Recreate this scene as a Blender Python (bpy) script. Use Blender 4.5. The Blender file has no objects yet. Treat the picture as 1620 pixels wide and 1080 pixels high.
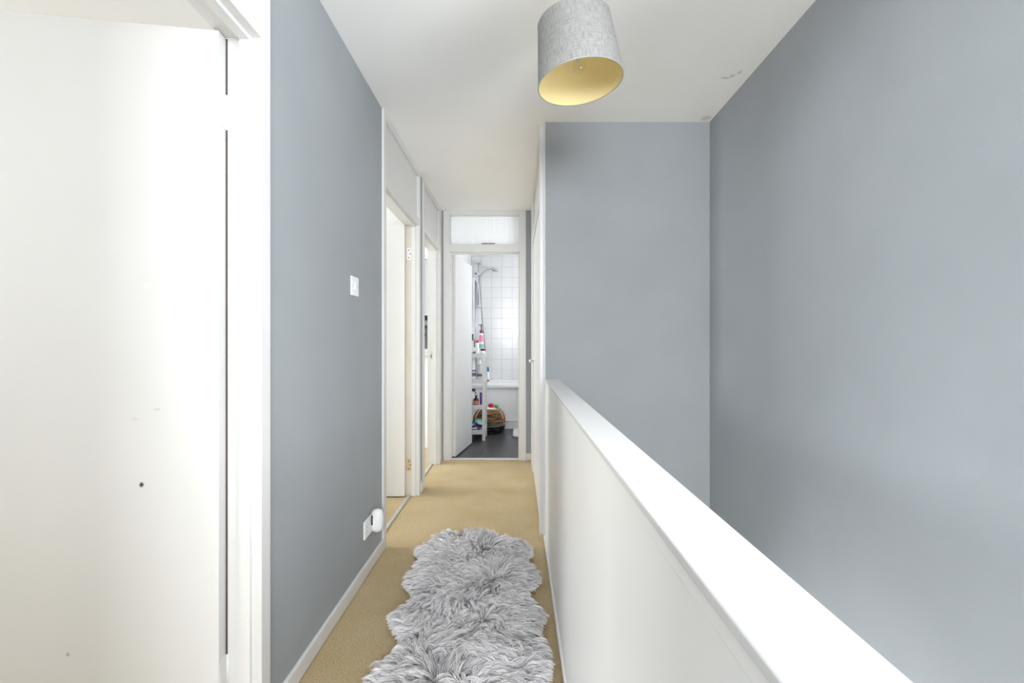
import bpy, bmesh, math, random
import numpy as np
from mathutils import Vector, Matrix

random.seed(7)
rng = np.random.default_rng(7)
scene = bpy.context.scene
COL = scene.collection

# ------------------------------------------------------------------ camera
cam_data = bpy.data.cameras.new('camera')
cam = bpy.data.objects.new('camera', cam_data)
COL.objects.link(cam)
cam_data.sensor_width = 36.0
cam_data.lens = 16.0                       # 720 px focal length at 1620 px
cam_data.shift_x = -8.0 / 1620
cam_data.shift_y = 3.0 / 1620
cam_data.clip_start = 0.02
EYE = 1.134
cam.location = (0, 0, EYE)
cam.rotation_euler = (math.pi / 2, 0, 0)
scene.camera = cam

# ------------------------------------------------------------------ world, daylight and fill lamps, exposure
world = bpy.data.worlds.new('overcast_sky')
scene.world = world
world.use_nodes = True
bg = world.node_tree.nodes['Background']
bg.inputs[0].default_value = (0.90, 0.94, 0.96, 1)
bg.inputs[1].default_value = 0.55

vs = scene.view_settings
vs.view_transform = 'Standard'
vs.look = 'None'
vs.exposure = 0.6
vs.gamma = 1.0
vs.use_curve_mapping = False
scene.cycles.max_bounces = 14
scene.cycles.diffuse_bounces = 10
scene.cycles.transparent_max_bounces = 12
scene.cycles.caustics_reflective = False
scene.cycles.caustics_refractive = False


def daylight(name, loc, rot, sx, sy, power, color=(0.94, 0.968, 1.0)):
    """Area light just outside a window opening, inferred or added."""
    ld = bpy.data.lights.new(name, 'AREA')
    ld.shape = 'RECTANGLE'
    ld.size, ld.size_y = sx, sy
    ld.energy = power
    ld.color = color
    o = bpy.data.objects.new(name, ld)
    COL.objects.link(o)
    o.location = loc
    o.rotation_euler = rot
    return o


H = math.pi / 2
# rotation (0,-H,0): light shines towards +X ; (0,H,0): towards -X ; (H,0,0): towards +Y
PW = dict(front=60, middle=56, small=70, landing=142, stair=46, hall=125, bath=26)
COOL = (0.93, 0.965, 1.0)
daylight('daylight_front_bedroom', (-3.78, 0.02, 1.84), (0, -H, 0), 0.82, 1.2, PW['front'], COOL)
daylight('daylight_middle_bedroom', (-3.78, 3.00, 1.55), (0, -H, 0), 1.4, 0.8, PW['middle'], COOL)
daylight('fill_small_bedroom', (-3.78, 4.12, 1.55), (0, -H, 0), 1.4, 1.05, PW['small'], COOL)  # fill lamp behind an added, unseen side window
daylight('fill_landing', (0.28, -2.95, 1.62), (H + 0.25, 0, 0), 1.6, 1.35, PW['landing'])  # unseen fill lamp behind the viewer, tilted up to brighten the ceiling
daylight('fill_hall', (0.66, 2.85, -1.65), (-H, 0, 0), 0.75, 1.9, PW['hall'])  # added fill from below to lift the ceiling and stairwell
daylight('fill_stair', (1.46, 0.28, 1.60), (0, H + 0.30, 0), 1.35, 1.3, PW['stair'])  # added lamp out of view, brightens the left wall and ceiling
daylight('daylight_bathroom', (1.24, 5.55, 1.75), (0, H, 0), 1.1, 1.4, PW['bath'])

# ------------------------------------------------------------------ material helpers
MATS = {}


def new_mat(name, color, rough=0.5, metallic=0.0, spec=0.5):
    m = bpy.data.materials.new(name)
    m.use_nodes = True
    b = m.node_tree.nodes['Principled BSDF']
    b.inputs['Base Color'].default_value = (*color, 1)
    b.inputs['Roughness'].default_value = rough
    b.inputs['Metallic'].default_value = metallic
    b.inputs['Specular IOR Level'].default_value = spec
    MATS[name] = m
    return m


def N(m, kind, **kw):
    n = m.node_tree.nodes.new(kind)
    for k, v in kw.items():
        setattr(n, k, v)
    return n


def L(m, a, b):
    m.node_tree.links.new(a, b)


def bsdf(m):
    return m.node_tree.nodes['Principled BSDF']


def texco(m, out='Object'):
    return N(m, 'ShaderNodeTexCoord').outputs[out]


def noise(m, vec, scale, detail=3.0, rough=0.5):
    n = N(m, 'ShaderNodeTexNoise')
    n.inputs['Scale'].default_value = scale
    n.inputs['Detail'].default_value = detail
    n.inputs['Roughness'].default_value = rough
    if vec is not None:
        L(m, vec, n.inputs['Vector'])
    return n.outputs['Fac']


def mixc(m, fac, a, b):
    n = N(m, 'ShaderNodeMix', data_type='RGBA')
    for s, v in ((n.inputs[0], fac), (n.inputs[6], a), (n.inputs[7], b)):
        if isinstance(v, (int, float)):
            s.default_value = v
        elif isinstance(v, tuple):
            s.default_value = (*v, 1)
        else:
            L(m, v, s)
    return n.outputs[2]


def mrange(m, val, a, b, c=0.0, d=1.0, smooth=False):
    n = N(m, 'ShaderNodeMapRange')
    if smooth:
        n.interpolation_type = 'SMOOTHSTEP'
    L(m, val, n.inputs[0])
    for i, v in enumerate((a, b, c, d)):
        n.inputs[i + 1].default_value = v
    return n.outputs[0]


def bump(m, height, strength=0.2, dist=0.002):
    n = N(m, 'ShaderNodeBump')
    n.inputs['Strength'].default_value = strength
    n.inputs['Distance'].default_value = dist
    L(m, height, n.inputs['Height'])
    L(m, n.outputs[0], bsdf(m).inputs['Normal'])


def spot(m, vec, center, radii, warp=0.35):
    """0..1 mask of a small irregular mark at a fixed place on the object."""
    mp = N(m, 'ShaderNodeVectorMath', operation='SUBTRACT')
    L(m, vec, mp.inputs[0])
    mp.inputs[1].default_value = center
    dv = N(m, 'ShaderNodeVectorMath', operation='DIVIDE')
    L(m, mp.outputs[0], dv.inputs[0])
    dv.inputs[1].default_value = radii
    ln = N(m, 'ShaderNodeVectorMath', operation='LENGTH')
    L(m, dv.outputs[0], ln.inputs[0])
    nz = noise(m, vec, 1.2 / max(min(radii), 0.004), 3)
    ad = N(m, 'ShaderNodeMath', operation='MULTIPLY_ADD')
    L(m, nz, ad.inputs[0])
    ad.inputs[1].default_value = warp * 3
    L(m, ln.outputs['Value'], ad.inputs[2])
    return mrange(m, ad.outputs[0], 0.7 + warp, 1.1 + warp * 1.6, 1.0, 0.0)


def paint(name, color, rough, mott=0.03, bumps=0.08, bscale=220, marks=(), spec=0.5):
    m = new_mat(name, color, rough, spec=spec)
    v = texco(m)
    dark = tuple(c * (1 - mott * 2) for c in color)
    col = mixc(m, mrange(m, noise(m, v, 3.0, 4), 0.35, 0.7), color, dark)
    for c, r, mc, k in marks:
        s = spot(m, v, c, r)
        mu = N(m, 'ShaderNodeMath', operation='MULTIPLY')
        L(m, s, mu.inputs[0])
        mu.inputs[1].default_value = k
        col = mixc(m, mu.outputs[0], col, mc)
    L(m, col, bsdf(m).inputs['Base Color'])
    if bumps:
        bump(m, noise(m, v, bscale, 2), bumps, 0.001)
    return m


WHITE = paint('white_gloss_paint', (0.69, 0.69, 0.687), 0.34, 0.012, 0.05, 90)
BOARD_LIT = paint('half_wall_lightened_white', (0.86, 0.86, 0.855), 0.42, 0.008, 0.05, 90)  # same white paint lightened to brighten the half wall, light put into colour
WHITE_MATT = paint('white_emulsion', (0.84, 0.84, 0.83), 0.8, 0.01, 0.1, 250)
CEIL = paint('ceiling_emulsion', (0.93, 0.93, 0.928), 0.9, 0.01, 0.35, 120,
             marks=[((1.010, 2.205, 2.42), (0.024, 0.008, 0.05), (0.50, 0.49, 0.46), 0.7),
                    ((1.036, 2.188, 2.42), (0.016, 0.013, 0.05), (0.50, 0.49, 0.46), 0.6),
                    ((1.056, 2.160, 2.42), (0.010, 0.017, 0.05), (0.52, 0.51, 0.48), 0.6),
                    ((1.08, 2.60, 2.42), (0.03, 0.03, 0.05), (0.60, 0.58, 0.52), 0.6)])
GREY = paint('grey_emulsion', (0.330, 0.352, 0.372), 0.72, 0.03, 0.22, 260)
_g = bsdf(GREY)
# a few hand marks and scuffs on the grey paint
v = texco(GREY)
sc = mrange(GREY, noise(GREY, v, 7.0, 6, 0.75), 0.70, 0.80)
prev = _g.inputs['Base Color'].links[0].from_socket
L(GREY, mixc(GREY, sc, prev, (0.292, 0.312, 0.330)), _g.inputs['Base Color'])

LEAF_DIMMED = paint('door_leaf_dimmed_white', (0.64, 0.64, 0.638), 0.42, 0.01, 0.06, 60,  # white paint dimmed for the strongly lit leaf, light put into colour
                  marks=[((-0.193, -0.04, 0.752), (0.006, 0.02, 0.008), (0.05, 0.05, 0.05), 1.0),
                         ((-0.178, -0.04, 1.29), (0.013, 0.02, 0.011), (0.68, 0.68, 0.67), 0.8),
                         ((-0.21, -0.04, 0.93), (0.010, 0.02, 0.004), (0.55, 0.55, 0.55), 0.8),
                         ((-0.155, -0.04, 0.955), (0.010, 0.02, 0.004), (0.5, 0.5, 0.5), 0.8),
                         ((-0.37, -0.04, 0.31), (0.005, 0.02, 0.006), (0.3, 0.3, 0.3), 0.8)])
BAREWOOD = paint('bare_brown_wood', (0.10, 0.075, 0.06), 0.8, 0.1, 0.2, 60)
BEIGEPAINT = paint('aged_cream_paint', (0.72, 0.66, 0.58), 0.45, 0.04, 0.05, 60)
CHROME = new_mat('chrome', (0.66, 0.67, 0.69), 0.3, 0.85)
HOSE = new_mat('grey_metal_hose', (0.30, 0.31, 0.31), 0.4, 0.3)
BRASS = paint('aged_brass', (0.50, 0.36, 0.16), 0.35, 0.1, 0.0)
bsdf(BRASS).inputs['Metallic'].default_value = 0.8
ALU = paint('aluminium_strip', (0.62, 0.60, 0.57), 0.4, 0.05, 0.1, 300)
bsdf(ALU).inputs['Metallic'].default_value = 0.5
PLASTIC = new_mat('white_plastic', (0.86, 0.87, 0.88), 0.28)
BEIGEP2 = new_mat('tan_hinge_metal', (0.58, 0.46, 0.28), 0.4)
DARK = new_mat('dark_plastic', (0.035, 0.03, 0.03), 0.4)
DARKSLOT = new_mat('dark_slot', (0.02, 0.02, 0.02), 0.7)
PORCELAIN = new_mat('white_acrylic', (0.82, 0.82, 0.82), 0.15)
TILE = new_mat('white_wall_tile', (0.79, 0.79, 0.795), 0.18)
GROUT = new_mat('pale_grout', (0.66, 0.66, 0.65), 0.9)
DGROUT = new_mat('grey_floor_grout', (0.30, 0.30, 0.30), 0.9)
PANELGREY = new_mat('bath_panel_white', (0.80, 0.80, 0.81), 0.4)

FTILE = new_mat('dark_floor_tile', (0.05, 0.05, 0.054), 0.33)
v = texco(FTILE)
mp = N(FTILE, 'ShaderNodeMapping')
mp.inputs['Scale'].default_value = (3, 40, 1)
L(FTILE, v, mp.inputs[0])
L(FTILE, mixc(FTILE, noise(FTILE, mp.outputs[0], 1.0, 5), (0.03, 0.03, 0.033), (0.085, 0.085, 0.09)),
  bsdf(FTILE).inputs['Base Color'])
bump(FTILE, noise(FTILE, mp.outputs[0], 2.0, 4), 0.15, 0.002)

CARPET = new_mat('beige_carpet', (0.5, 0.4, 0.24), 0.95, spec=0.1)
v = texco(CARPET)
c1 = mixc(CARPET, mrange(CARPET, noise(CARPET, v, 150, 4, 0.75), 0.36, 0.64), (0.36, 0.245, 0.095), (0.92, 0.76, 0.49))
c2 = mixc(CARPET, mrange(CARPET, noise(CARPET, v, 4.5, 4), 0.35, 0.75), (0.80, 0.64, 0.40), (0.66, 0.50, 0.275))
mm = N(CARPET, 'ShaderNodeMix', data_type='RGBA')
mm.inputs[0].default_value = 0.55
L(CARPET, c1, mm.inputs[6])
L(CARPET, c2, mm.inputs[7])
L(CARPET, mm.outputs[2], bsdf(CARPET).inputs['Base Color'])
bump(CARPET, noise(CARPET, v, 170, 3, 0.8), 1.0, 0.012)


def thin_glass(name, tint, alpha=0.12, rough=0.03):
    m = bpy.data.materials.new(name)
    m.use_nodes = True
    nt = m.node_tree
    nt.nodes.clear()
    out = nt.nodes.new('ShaderNodeOutputMaterial')
    mix = nt.nodes.new('ShaderNodeMixShader')
    tr = nt.nodes.new('ShaderNodeBsdfTransparent')
    tr.inputs[0].default_value = (*tint, 1)
    gl = nt.nodes.new('ShaderNodeBsdfGlossy')
    gl.inputs['Roughness'].default_value = rough
    lw = nt.nodes.new('ShaderNodeLayerWeight')
    lw.inputs[0].default_value = alpha
    nt.links.new(lw.outputs['Fresnel'], mix.inputs[0])
    nt.links.new(tr.outputs[0], mix.inputs[1])
    nt.links.new(gl.outputs[0], mix.inputs[2])
    nt.links.new(mix.outputs[0], out.inputs[0])
    MATS[name] = m
    return m


GLASS = thin_glass('clear_window_glass', (0.985, 0.99, 0.99), 0.12)
SCREEN = thin_glass('grey_screen_glass', (0.72, 0.75, 0.78), 0.35)
BULBGLASS = thin_glass('clear_bulb_glass', (0.98, 0.975, 0.96), 0.10, 0.08)
for l_ in [l_ for l_ in BULBGLASS.node_tree.links if l_.from_node.type == 'LAYER_WEIGHT']:
    BULBGLASS.node_tree.links.remove(l_)
[n_ for n_ in BULBGLASS.node_tree.nodes if n_.type == 'MIX_SHADER'][0].inputs[0].default_value = 0.10

REEDED = bpy.data.materials.new('reeded_obscure_glass')
REEDED.use_nodes = True
nt = REEDED.node_tree
nt.nodes.clear()
out = nt.nodes.new('ShaderNodeOutputMaterial')
mx = nt.nodes.new('ShaderNodeMixShader')
mx.inputs[0].default_value = 0.25
tl = nt.nodes.new('ShaderNodeBsdfTranslucent')
tl.inputs[0].default_value = (0.95, 0.96, 0.96, 1)
rf = nt.nodes.new('ShaderNodeBsdfDiffuse')
rf.inputs[0].default_value = (0.9, 0.9, 0.9, 1)
nt.links.new(tl.outputs[0], mx.inputs[1])
nt.links.new(rf.outputs[0], mx.inputs[2])
nt.links.new(mx.outputs[0], out.inputs[0])

# ------------------------------------------------------------------ object helpers


def tag(o, label, cat, group=None, kind=None):
    o['label'] = label
    o['category'] = cat
    if group:
        o['group'] = group
    if kind:
        o['kind'] = kind
    return o


def thing(name, label, cat, loc=(0, 0, 0), rotz=0.0, group=None, kind=None):
    o = bpy.data.objects.new(name, None)
    o.empty_display_size = 0.05
    COL.objects.link(o)
    o.location = loc
    o.rotation_euler = (0, 0, rotz)
    return tag(o, label, cat, group, kind)


class MB:
    """Collects vertices and faces of one part."""

    def __init__(s):
        s.v, s.f, s.sm, s.uv = [], [], [], {}

    def box(s, x0, x1, y0, y1, z0, z1):
        b = len(s.v)
        s.v += [(x, y, z) for x in (x0, x1) for y in (y0, y1) for z in (z0, z1)]
        s.f += [tuple(b + i for i in q) for q in
                ((0, 1, 3, 2), (4, 6, 7, 5), (0, 4, 5, 1), (2, 3, 7, 6), (0, 2, 6, 4), (1, 5, 7, 3))]
        s.sm += [False] * 6
        return s

    def lathe(s, prof, n=24, cx=0, cy=0, cap=True, smooth=True):
        b = len(s.v)
        for r, z in prof:
            for k in range(n):
                a = 2 * math.pi * k / n
                s.v.append((cx + r * math.cos(a), cy + r * math.sin(a), z))
        for i in range(len(prof) - 1):
            for k in range(n):
                k2 = (k + 1) % n
                s.f.append((b + i * n + k, b + i * n + k2, b + (i + 1) * n + k2, b + (i + 1) * n + k))
                s.sm.append(smooth)
        if cap:
            s.f.append(tuple(b + k for k in reversed(range(n))))
            s.f.append(tuple(b + (len(prof) - 1) * n + k for k in range(n)))
            s.sm += [False, False]
        return s

    def tube(s, pts, r, n=10, closed=False):
        pts = [Vector(p) for p in pts]
        m = len(pts)
        b = len(s.v)
        up = Vector((0, 0, 1))
        for i, p in enumerate(pts):
            if closed:
                t = pts[(i + 1) % m] - pts[i - 1]
            else:
                t = pts[min(i + 1, m - 1)] - pts[max(i - 1, 0)]
            t.normalize()
            a = t.cross(up)
            if a.length < 0.05:
                a = t.cross(Vector((0, 1, 0)))
            a.normalize()
            c = t.cross(a)
            rr = r[i] if isinstance(r, (list, tuple)) else r
            for k in range(n):
                an = 2 * math.pi * k / n
                s.v.append(tuple(p + a * (rr * math.cos(an)) + c * (rr * math.sin(an))))
        for i in range(m if closed else m - 1):
            j = (i + 1) % m
            for k in range(n):
                k2 = (k + 1) % n
                s.f.append((b + i * n + k, b + i * n + k2, b + j * n + k2, b + j * n + k))
                s.sm.append(True)
        if not closed:
            s.f.append(tuple(b + k for k in reversed(range(n))))
            s.f.append(tuple(b + (m - 1) * n + k for k in range(n)))
            s.sm += [False, False]
        return s

    def loft(s, loops, cap0=False, cap1=False, smooth=True):
        b = len(s.v)
        n = len(loops[0])
        for lp in loops:
            s.v += [tuple(p) for p in lp]
        for i in range(len(loops) - 1):
            for k in range(n):
                k2 = (k + 1) % n
                s.f.append((b + i * n + k, b + i * n + k2, b + (i + 1) * n + k2, b + (i + 1) * n + k))
                s.sm.append(smooth)
        if cap0:
            s.f.append(tuple(b + k for k in reversed(range(n))))
            s.sm.append(False)
        if cap1:
            s.f.append(tuple(b + (len(loops) - 1) * n + k for k in range(n)))
            s.sm.append(False)
        return s

    def mesh(s, name, mat, bevel=0.0, seg=2, origin=(0, 0, 0)):
        me = bpy.data.meshes.new(name)
        o = Vector(origin)
        me.from_pydata([tuple(Vector(p) - o) for p in s.v], [], s.f)
        me.polygons.foreach_set('use_smooth', s.sm)
        bm = bmesh.new()
        bm.from_mesh(me)
        bmesh.ops.recalc_face_normals(bm, faces=bm.faces)
        if bevel:
            bmesh.ops.bevel(bm, geom=list(bm.edges), offset=bevel, segments=seg, profile=0.6, affect='EDGES')
        bm.to_mesh(me)
        bm.free()
        if mat:
            me.materials.append(mat)
        me.update()
        return me

    def build(s, name, mat, parent=None, bevel=0.0, seg=2, origin=(0, 0, 0), loc=None, rot=None):
        me = s.mesh(name, mat, bevel, seg, origin)
        ob = bpy.data.objects.new(name, me)
        COL.objects.link(ob)
        if parent:
            ob.parent = parent
        if loc is not None:
            ob.location = loc
        if rot is not None:
            ob.rotation_euler = rot
        return ob


def box(name, b, mat, parent=None, bevel=0.0, origin=(0, 0, 0), **kw):
    return MB().box(*b).build(name, mat, parent, bevel, origin=origin, **kw)


def boxes(name, bs, mat, parent=None, bevel=0.0):
    m = MB()
    for b in bs:
        m.box(*b)
    return m.build(name, mat, parent, bevel)


def struct(o, label, cat):
    return tag(o, label, cat, kind='structure')


# ------------------------------------------------------------------ dimensions (metres)
XL = -0.74        # left corridor wall face
XP = 0.165        # right corridor plane / half wall panel
XR = 1.12         # stairwell outer wall
CZ = 2.42         # ceiling
DE = 4.41         # corridor end (bathroom frame)
DS = 2.646        # stairwell end wall
BX0, BX1, BY1 = -0.68, 1.02, 6.75   # bathroom inside
YB = -2.60        # wall behind the camera

# ------------------------------------------------------------------ setting
struct(boxes('ceiling', [(-3.7, 1.3, YB - 0.2, BY1 + 0.1, CZ, CZ + 0.1)], CEIL),
       'flat white painted ceiling over the landing and rooms', 'ceiling')
struct(boxes('floor', [(-0.79, XP + 0.01, -0.40, DE + 0.025, -0.12, 0), (-0.79, XR, YB, -0.40, -0.12, 0)], CARPET),
       'beige carpet along the landing', 'floor')
struct(boxes('floor_bedrooms', [(-3.6, -0.79, YB, 4.95, -0.12, 0)], CARPET),
       'beige carpet inside the rooms beyond the open doors', 'floor')

struct(boxes('wall_left', [(XL - 0.05, XL, 1.340, 2.490, 0, CZ), (XL - 0.05, XL, YB, 0.43, 0, CZ),
                           (XL - 0.05, XL, 3.440, 3.545, 0, CZ)], GREY),
       'grey painted wall between the white door frames', 'wall')
struct(boxes('wall_bedrooms', [(XL - 0.10, XL - 0.05, 1.340, 2.490, 0, CZ), (XL - 0.10, XL - 0.05, YB, 0.43, 0, CZ),
                               (XL - 0.10, XL - 0.05, 3.440, 3.545, 0, CZ),
                               (-3.6, -0.84, 1.95, 2.03, 0, CZ), (-3.6, -0.84, 3.45, 3.53, 0, CZ),
                               # outer wall with three window openings
                               (-3.66, -3.6, YB, 5.05, 0, 0.85), (-3.66, -3.6, -0.6, 0.65, 0.85, 1.42), (-3.66, -3.6, YB, 5.05, 2.25, CZ),
                               (-3.66, -3.6, YB, -0.6, 0.85, 2.25), (-3.66, -3.6, 0.65, 2.6, 0.85, 2.25),
                               (-3.66, -3.6, 3.4, 3.58, 0.85, 2.25), (-3.66, -3.6, 4.65, 5.05, 0.85, 2.25),
                               # end wall of the small bedroom with its window opening
                               (-3.6, -1.93, 4.95, 5.05, 0, CZ), (-0.93, -0.76, 4.95, 5.05, 0, CZ),
                               (-1.93, -0.93, 4.95, 5.05, 0, 1.03), (-1.93, -0.93, 4.95, 5.05, 2.10, CZ),
                               (-3.66, -0.74, YB - 0.1, YB, 0, CZ)], WHITE_MATT),
       'white walls of the rooms beyond the open doors', 'wall')
struct(boxes('wall_right', [(XR, XR + 0.1, YB, DS + 0.1, -2.7, 1.0), (XR, XR + 0.1, YB, DS + 0.1, 2.3, CZ),
                            (XR, XR + 0.1, YB, -0.35, 1.0, 2.3), (XR, XR + 0.1, 0.92, DS + 0.1, 1.0, 2.3)], GREY),
       'tall grey painted outer wall of the stairwell', 'wall')
struct(boxes('wall_stair_end', [(XP - 0.001, XR, DS, DS + 0.08, -0.70, CZ), (XP - 0.001, 0.28, DS, DS + 0.08, -2.7, -0.70),
                                (1.04, XR, DS, DS + 0.08, -2.7, -0.70)], GREY),
       'grey painted wall at the end of the stairwell above the half wall', 'wall')
struct(boxes('wall_back', [(-0.74, XR, YB - 0.1, YB, -2.7, 1.0), (-0.74, XR, YB - 0.1, YB, 2.30, CZ),
                           (-0.74, -0.50, YB - 0.1, YB, 1.0, 2.30), (1.06, XR, YB - 0.1, YB, 1.0, 2.30)], WHITE_MATT),
       'white landing wall with an added window opening behind the viewer', 'wall')
struct(boxes('wall_end', [(0.086, 0.24, DE, DE + 0.08, 0, CZ), (0.24, BX1, DE, DE + 0.08, 0, CZ),
                          (-0.76, -0.712, DE, DE + 0.08, 0, CZ)], GREY),
       'narrow strip of grey wall beside the bathroom door frame', 'wall')

# stairs going down beside the half wall
st = thing('stairs', 'carpeted stairs going down behind the half wall', 'stairs', kind='structure')
for i in range(13):
    y0 = -0.40 + 0.232 * i
    box('step', (XP + 0.08, XR, y0, y0 + 0.25, -0.2 * (i + 1) - 0.2, -0.2 * (i + 1)), CARPET, st, 0.006)
struct(boxes('floor_hall', [(XP, XR, YB, DS, -2.9, -2.7)], CARPET), 'carpet of the hall at the foot of the stairs', 'floor')

# half wall
hw = thing('wall_half', 'white boarded half wall with a broad flat top beside the stairwell', 'half wall',
           (XP, 1.2, 0), kind='structure')
o = (XP, 1.2, 0)
box('panel', (XP, 0.238, -0.40, DS, -0.3, 0.9), BOARD_LIT, hw, origin=o)
MB().box(XP - 0.005, 0.241, -0.41, DS - 0.001, 0.917, 0.929).build('top_board', WHITE, hw, 0.003, 3, origin=o)
MB().box(XP - 0.0018, 0.2395, -0.405, DS - 0.001, 0.898, 0.917).build('fascia', BOARD_LIT, hw, 0.001, 2, origin=o)

# baseboards
def baseboard(name, b, label):
    return struct(box(name, b, WHITE, bevel=0.004), label, 'baseboard')


baseboard('baseboard_left', (XL, XL + 0.014, 1.345, 2.490, 0.005, 0.066), 'low white baseboard under the long grey wall')
baseboard('baseboard_left_short', (XL, XL + 0.018, 3.440, 3.548, 0.005, 0.075), 'short white baseboard between two white door frames')
baseboard('baseboard_end', (0.088, XP - 0.012, DE - 0.016, DE, 0.005, 0.07), 'short white baseboard beside the bathroom door frame')
baseboard('baseboard_half', (XP - 0.012, XP, -0.40, DS - 0.02, 0.005, 0.03), 'thin white bead along the foot of the half wall')


# ------------------------------------------------------------------ door sets
def screw_heads(m, pts, r=0.004, axis='x'):
    for p in pts:
        m.box(p[0] - r, p[0] + r, p[1] - r, p[1] + r, p[2] - r, p[2] + r)


def door_frame(name, label, mp, u0, u1, zh, post=0.047, depth=0.112, proud=0.012, panel=True, stop=(0.027, 0.057),
               post0=None, post1=None, rail=0.05):
    """Storey-height door frame. mp(u, v, z) maps frame coordinates (along wall, into wall, up) to the world."""
    root = thing(name, label, 'door', mp((u0 + u1) / 2, 0, 0), kind='structure')
    org = root.location.copy()

    def pb(nm, ua, ub, va, vb, za, zb, mat=WHITE, bev=0.002, parent=root):
        a, b = mp(ua, va, za), mp(ub, vb, zb)
        lo = [min(a[i], b[i]) for i in range(3)]
        hi = [max(a[i], b[i]) for i in range(3)]
        return box(nm, (lo[0], hi[0], lo[1], hi[1], lo[2], hi[2]), mat, parent, bev, origin=org)

    p0, p1 = post0 or post, post1 or post
    pb('frame_post', u0, u0 + p0, -proud, depth - proud, 0, CZ)
    pb('frame_post', u1 - p1, u1, -proud, depth - proud, 0, CZ)
    pb('head_rail', u0 + p0, u1 - p1, -proud, depth - proud, zh, zh + rail)
    pb('top_rail', u0 + p0, u1 - p1, -proud, depth - proud, CZ - 0.045, CZ)
    if panel:
        pb('over_panel', u0 + p0, u1 - p1, 0.006, 0.03, zh + rail, CZ - 0.045, bev=0)
        for (ua, ub, za, zb) in ((u0 + p0, u0 + p0 + 0.012, zh + rail, CZ - 0.045),
                                 (u1 - p1 - 0.012, u1 - p1, zh + rail, CZ - 0.045)):
            pb('panel_bead', ua, ub, -0.004, 0.006, za, zb, bev=0.003)
    if stop:
        s0, s1 = stop[0] - 0.0, stop[1]
        t = 0.012
        pb('door_stop', u0 + p0, u0 + p0 + t, s0 - proud, s1 - proud, 0, zh - t, bev=0)
        pb('door_stop', u1 - p1 - t, u1 - p1, s0 - proud, s1 - proud, 0, zh - t, bev=0)
        pb('door_stop', u0 + p0, u1 - p1, s0 - proud, s1 - proud, zh - t, zh, bev=0)
    return root, pb


left = lambda u, v, z: (XL - v, u, z)
right = lambda u, v, z: (XP - 0.018 + v, u, z)
end = lambda u, v, z: (u, DE + v, z)


def leaf(root, hinge, angle, width, z0, z1, mat, hinges=(0.2, 1.79), thick=0.04, sgn=-1, hmat=WHITE, handle=None):
    """Leaf object with its origin on the hinge line, running along local -X (sgn -1) or +X."""
    a, b = (sgn * width, 0) if sgn < 0 else (0, width)
    lf = MB().box(a, b, -thick, 0, z0, z1).build('door_leaf', mat, root, 0.002,
                                               loc=Vector(hinge) - root.location, rot=(0, 0, angle))
    for hz in hinges:
        m = MB().lathe([(0.0055, hz - 0.05), (0.0055, hz + 0.05)], 10, 0.0045, 0.003)
        m.box(-0.004, 0.0015, -thick + 0.004, 0.002, hz - 0.05, hz + 0.05)
        m.build('hinge', hmat, lf)
    return lf


# door 1: wide open into the front bedroom
r1, pb1 = door_frame('door_1', 'white door swung wide open in the frame nearest the viewer, left of the grey wall', left, 0.43, 1.344, 2.004)
leaf(r1, (-0.829, 1.296, 0), math.radians(7.9), 0.762, 0.008, 1.9985, LEAF_DIMMED)
pb1('bare_edge', 1.2955, 1.2975, 0.0845, 0.0995, 0.008, 2.0, BAREWOOD, 0)
# door 2
r2, pb2 = door_frame('door_2', 'white door standing open in the frame just past the light switch', left, 2.490, 3.440, 2.012)
lf2 = leaf(r2, (-0.829, 3.388, 0), math.radians(2.0), 0.826, 0.010, 2.006, WHITE, hinges=(0.24, 1.78), hmat=BEIGEPAINT)
pb2('rebate_lining', 3.3905, 3.3935, 0.046, 0.098, 0.0, 2.0, BEIGEPAINT, 0)
for hz, hm in ((1.80, PLASTIC), (0.23, BEIGEP2)):
    hp = MB().box(XL - 0.083, XL - 0.049, 3.3880, 3.3905, hz - 0.045, hz + 0.045).build('hinge_plate', hm, r2, 0.0008, origin=r2.location)
    for dz in (-0.028, 0.0, 0.028):
        MB().box(XL - 0.069 + 0.010 * (dz == 0), XL - 0.061 + 0.010 * (dz == 0), 3.3872, 3.3882, hz + dz - 0.004, hz + dz + 0.004).build('screw', BAREWOOD, hp, origin=r2.location)
# door 3
r3, pb3 = door_frame('door_3', 'white framed doorway nearest the bathroom with a view to a bedroom window', left, 3.545, 4.408, 2.012,
                     post1=0.14)
leaf(r3, (-0.829, 3.628, 0), math.radians(0.0), 0.66, 0.010, 2.006, WHITE)
m = MB().box(XL - 0.075, XL - 0.056, 4.2655, 4.268, 0.985, 1.06)
m.build('strike_plate', CHROME, r3, origin=r3.location)
MB().box(XL - 0.069, XL - 0.062, 4.2645, 4.2660, 1.0, 1.03).build('latch_slot', DARKSLOT, r3, origin=r3.location)
# bathroom door
r4, pb4 = door_frame('door_4', 'white bathroom door standing open under a glazed fanlight at the end of the landing', end, -0.712, 0.086, 2.016,
                     post=0.062, panel=False, rail=0.078, stop=(0.035, 0.065))
leaf(r4, (-0.649, 4.512, 0), math.radians(81.0), 0.640, 0.012, 2.006, WHITE, hinges=(0.25, 1.78), sgn=1, hmat=WHITE)
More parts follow.
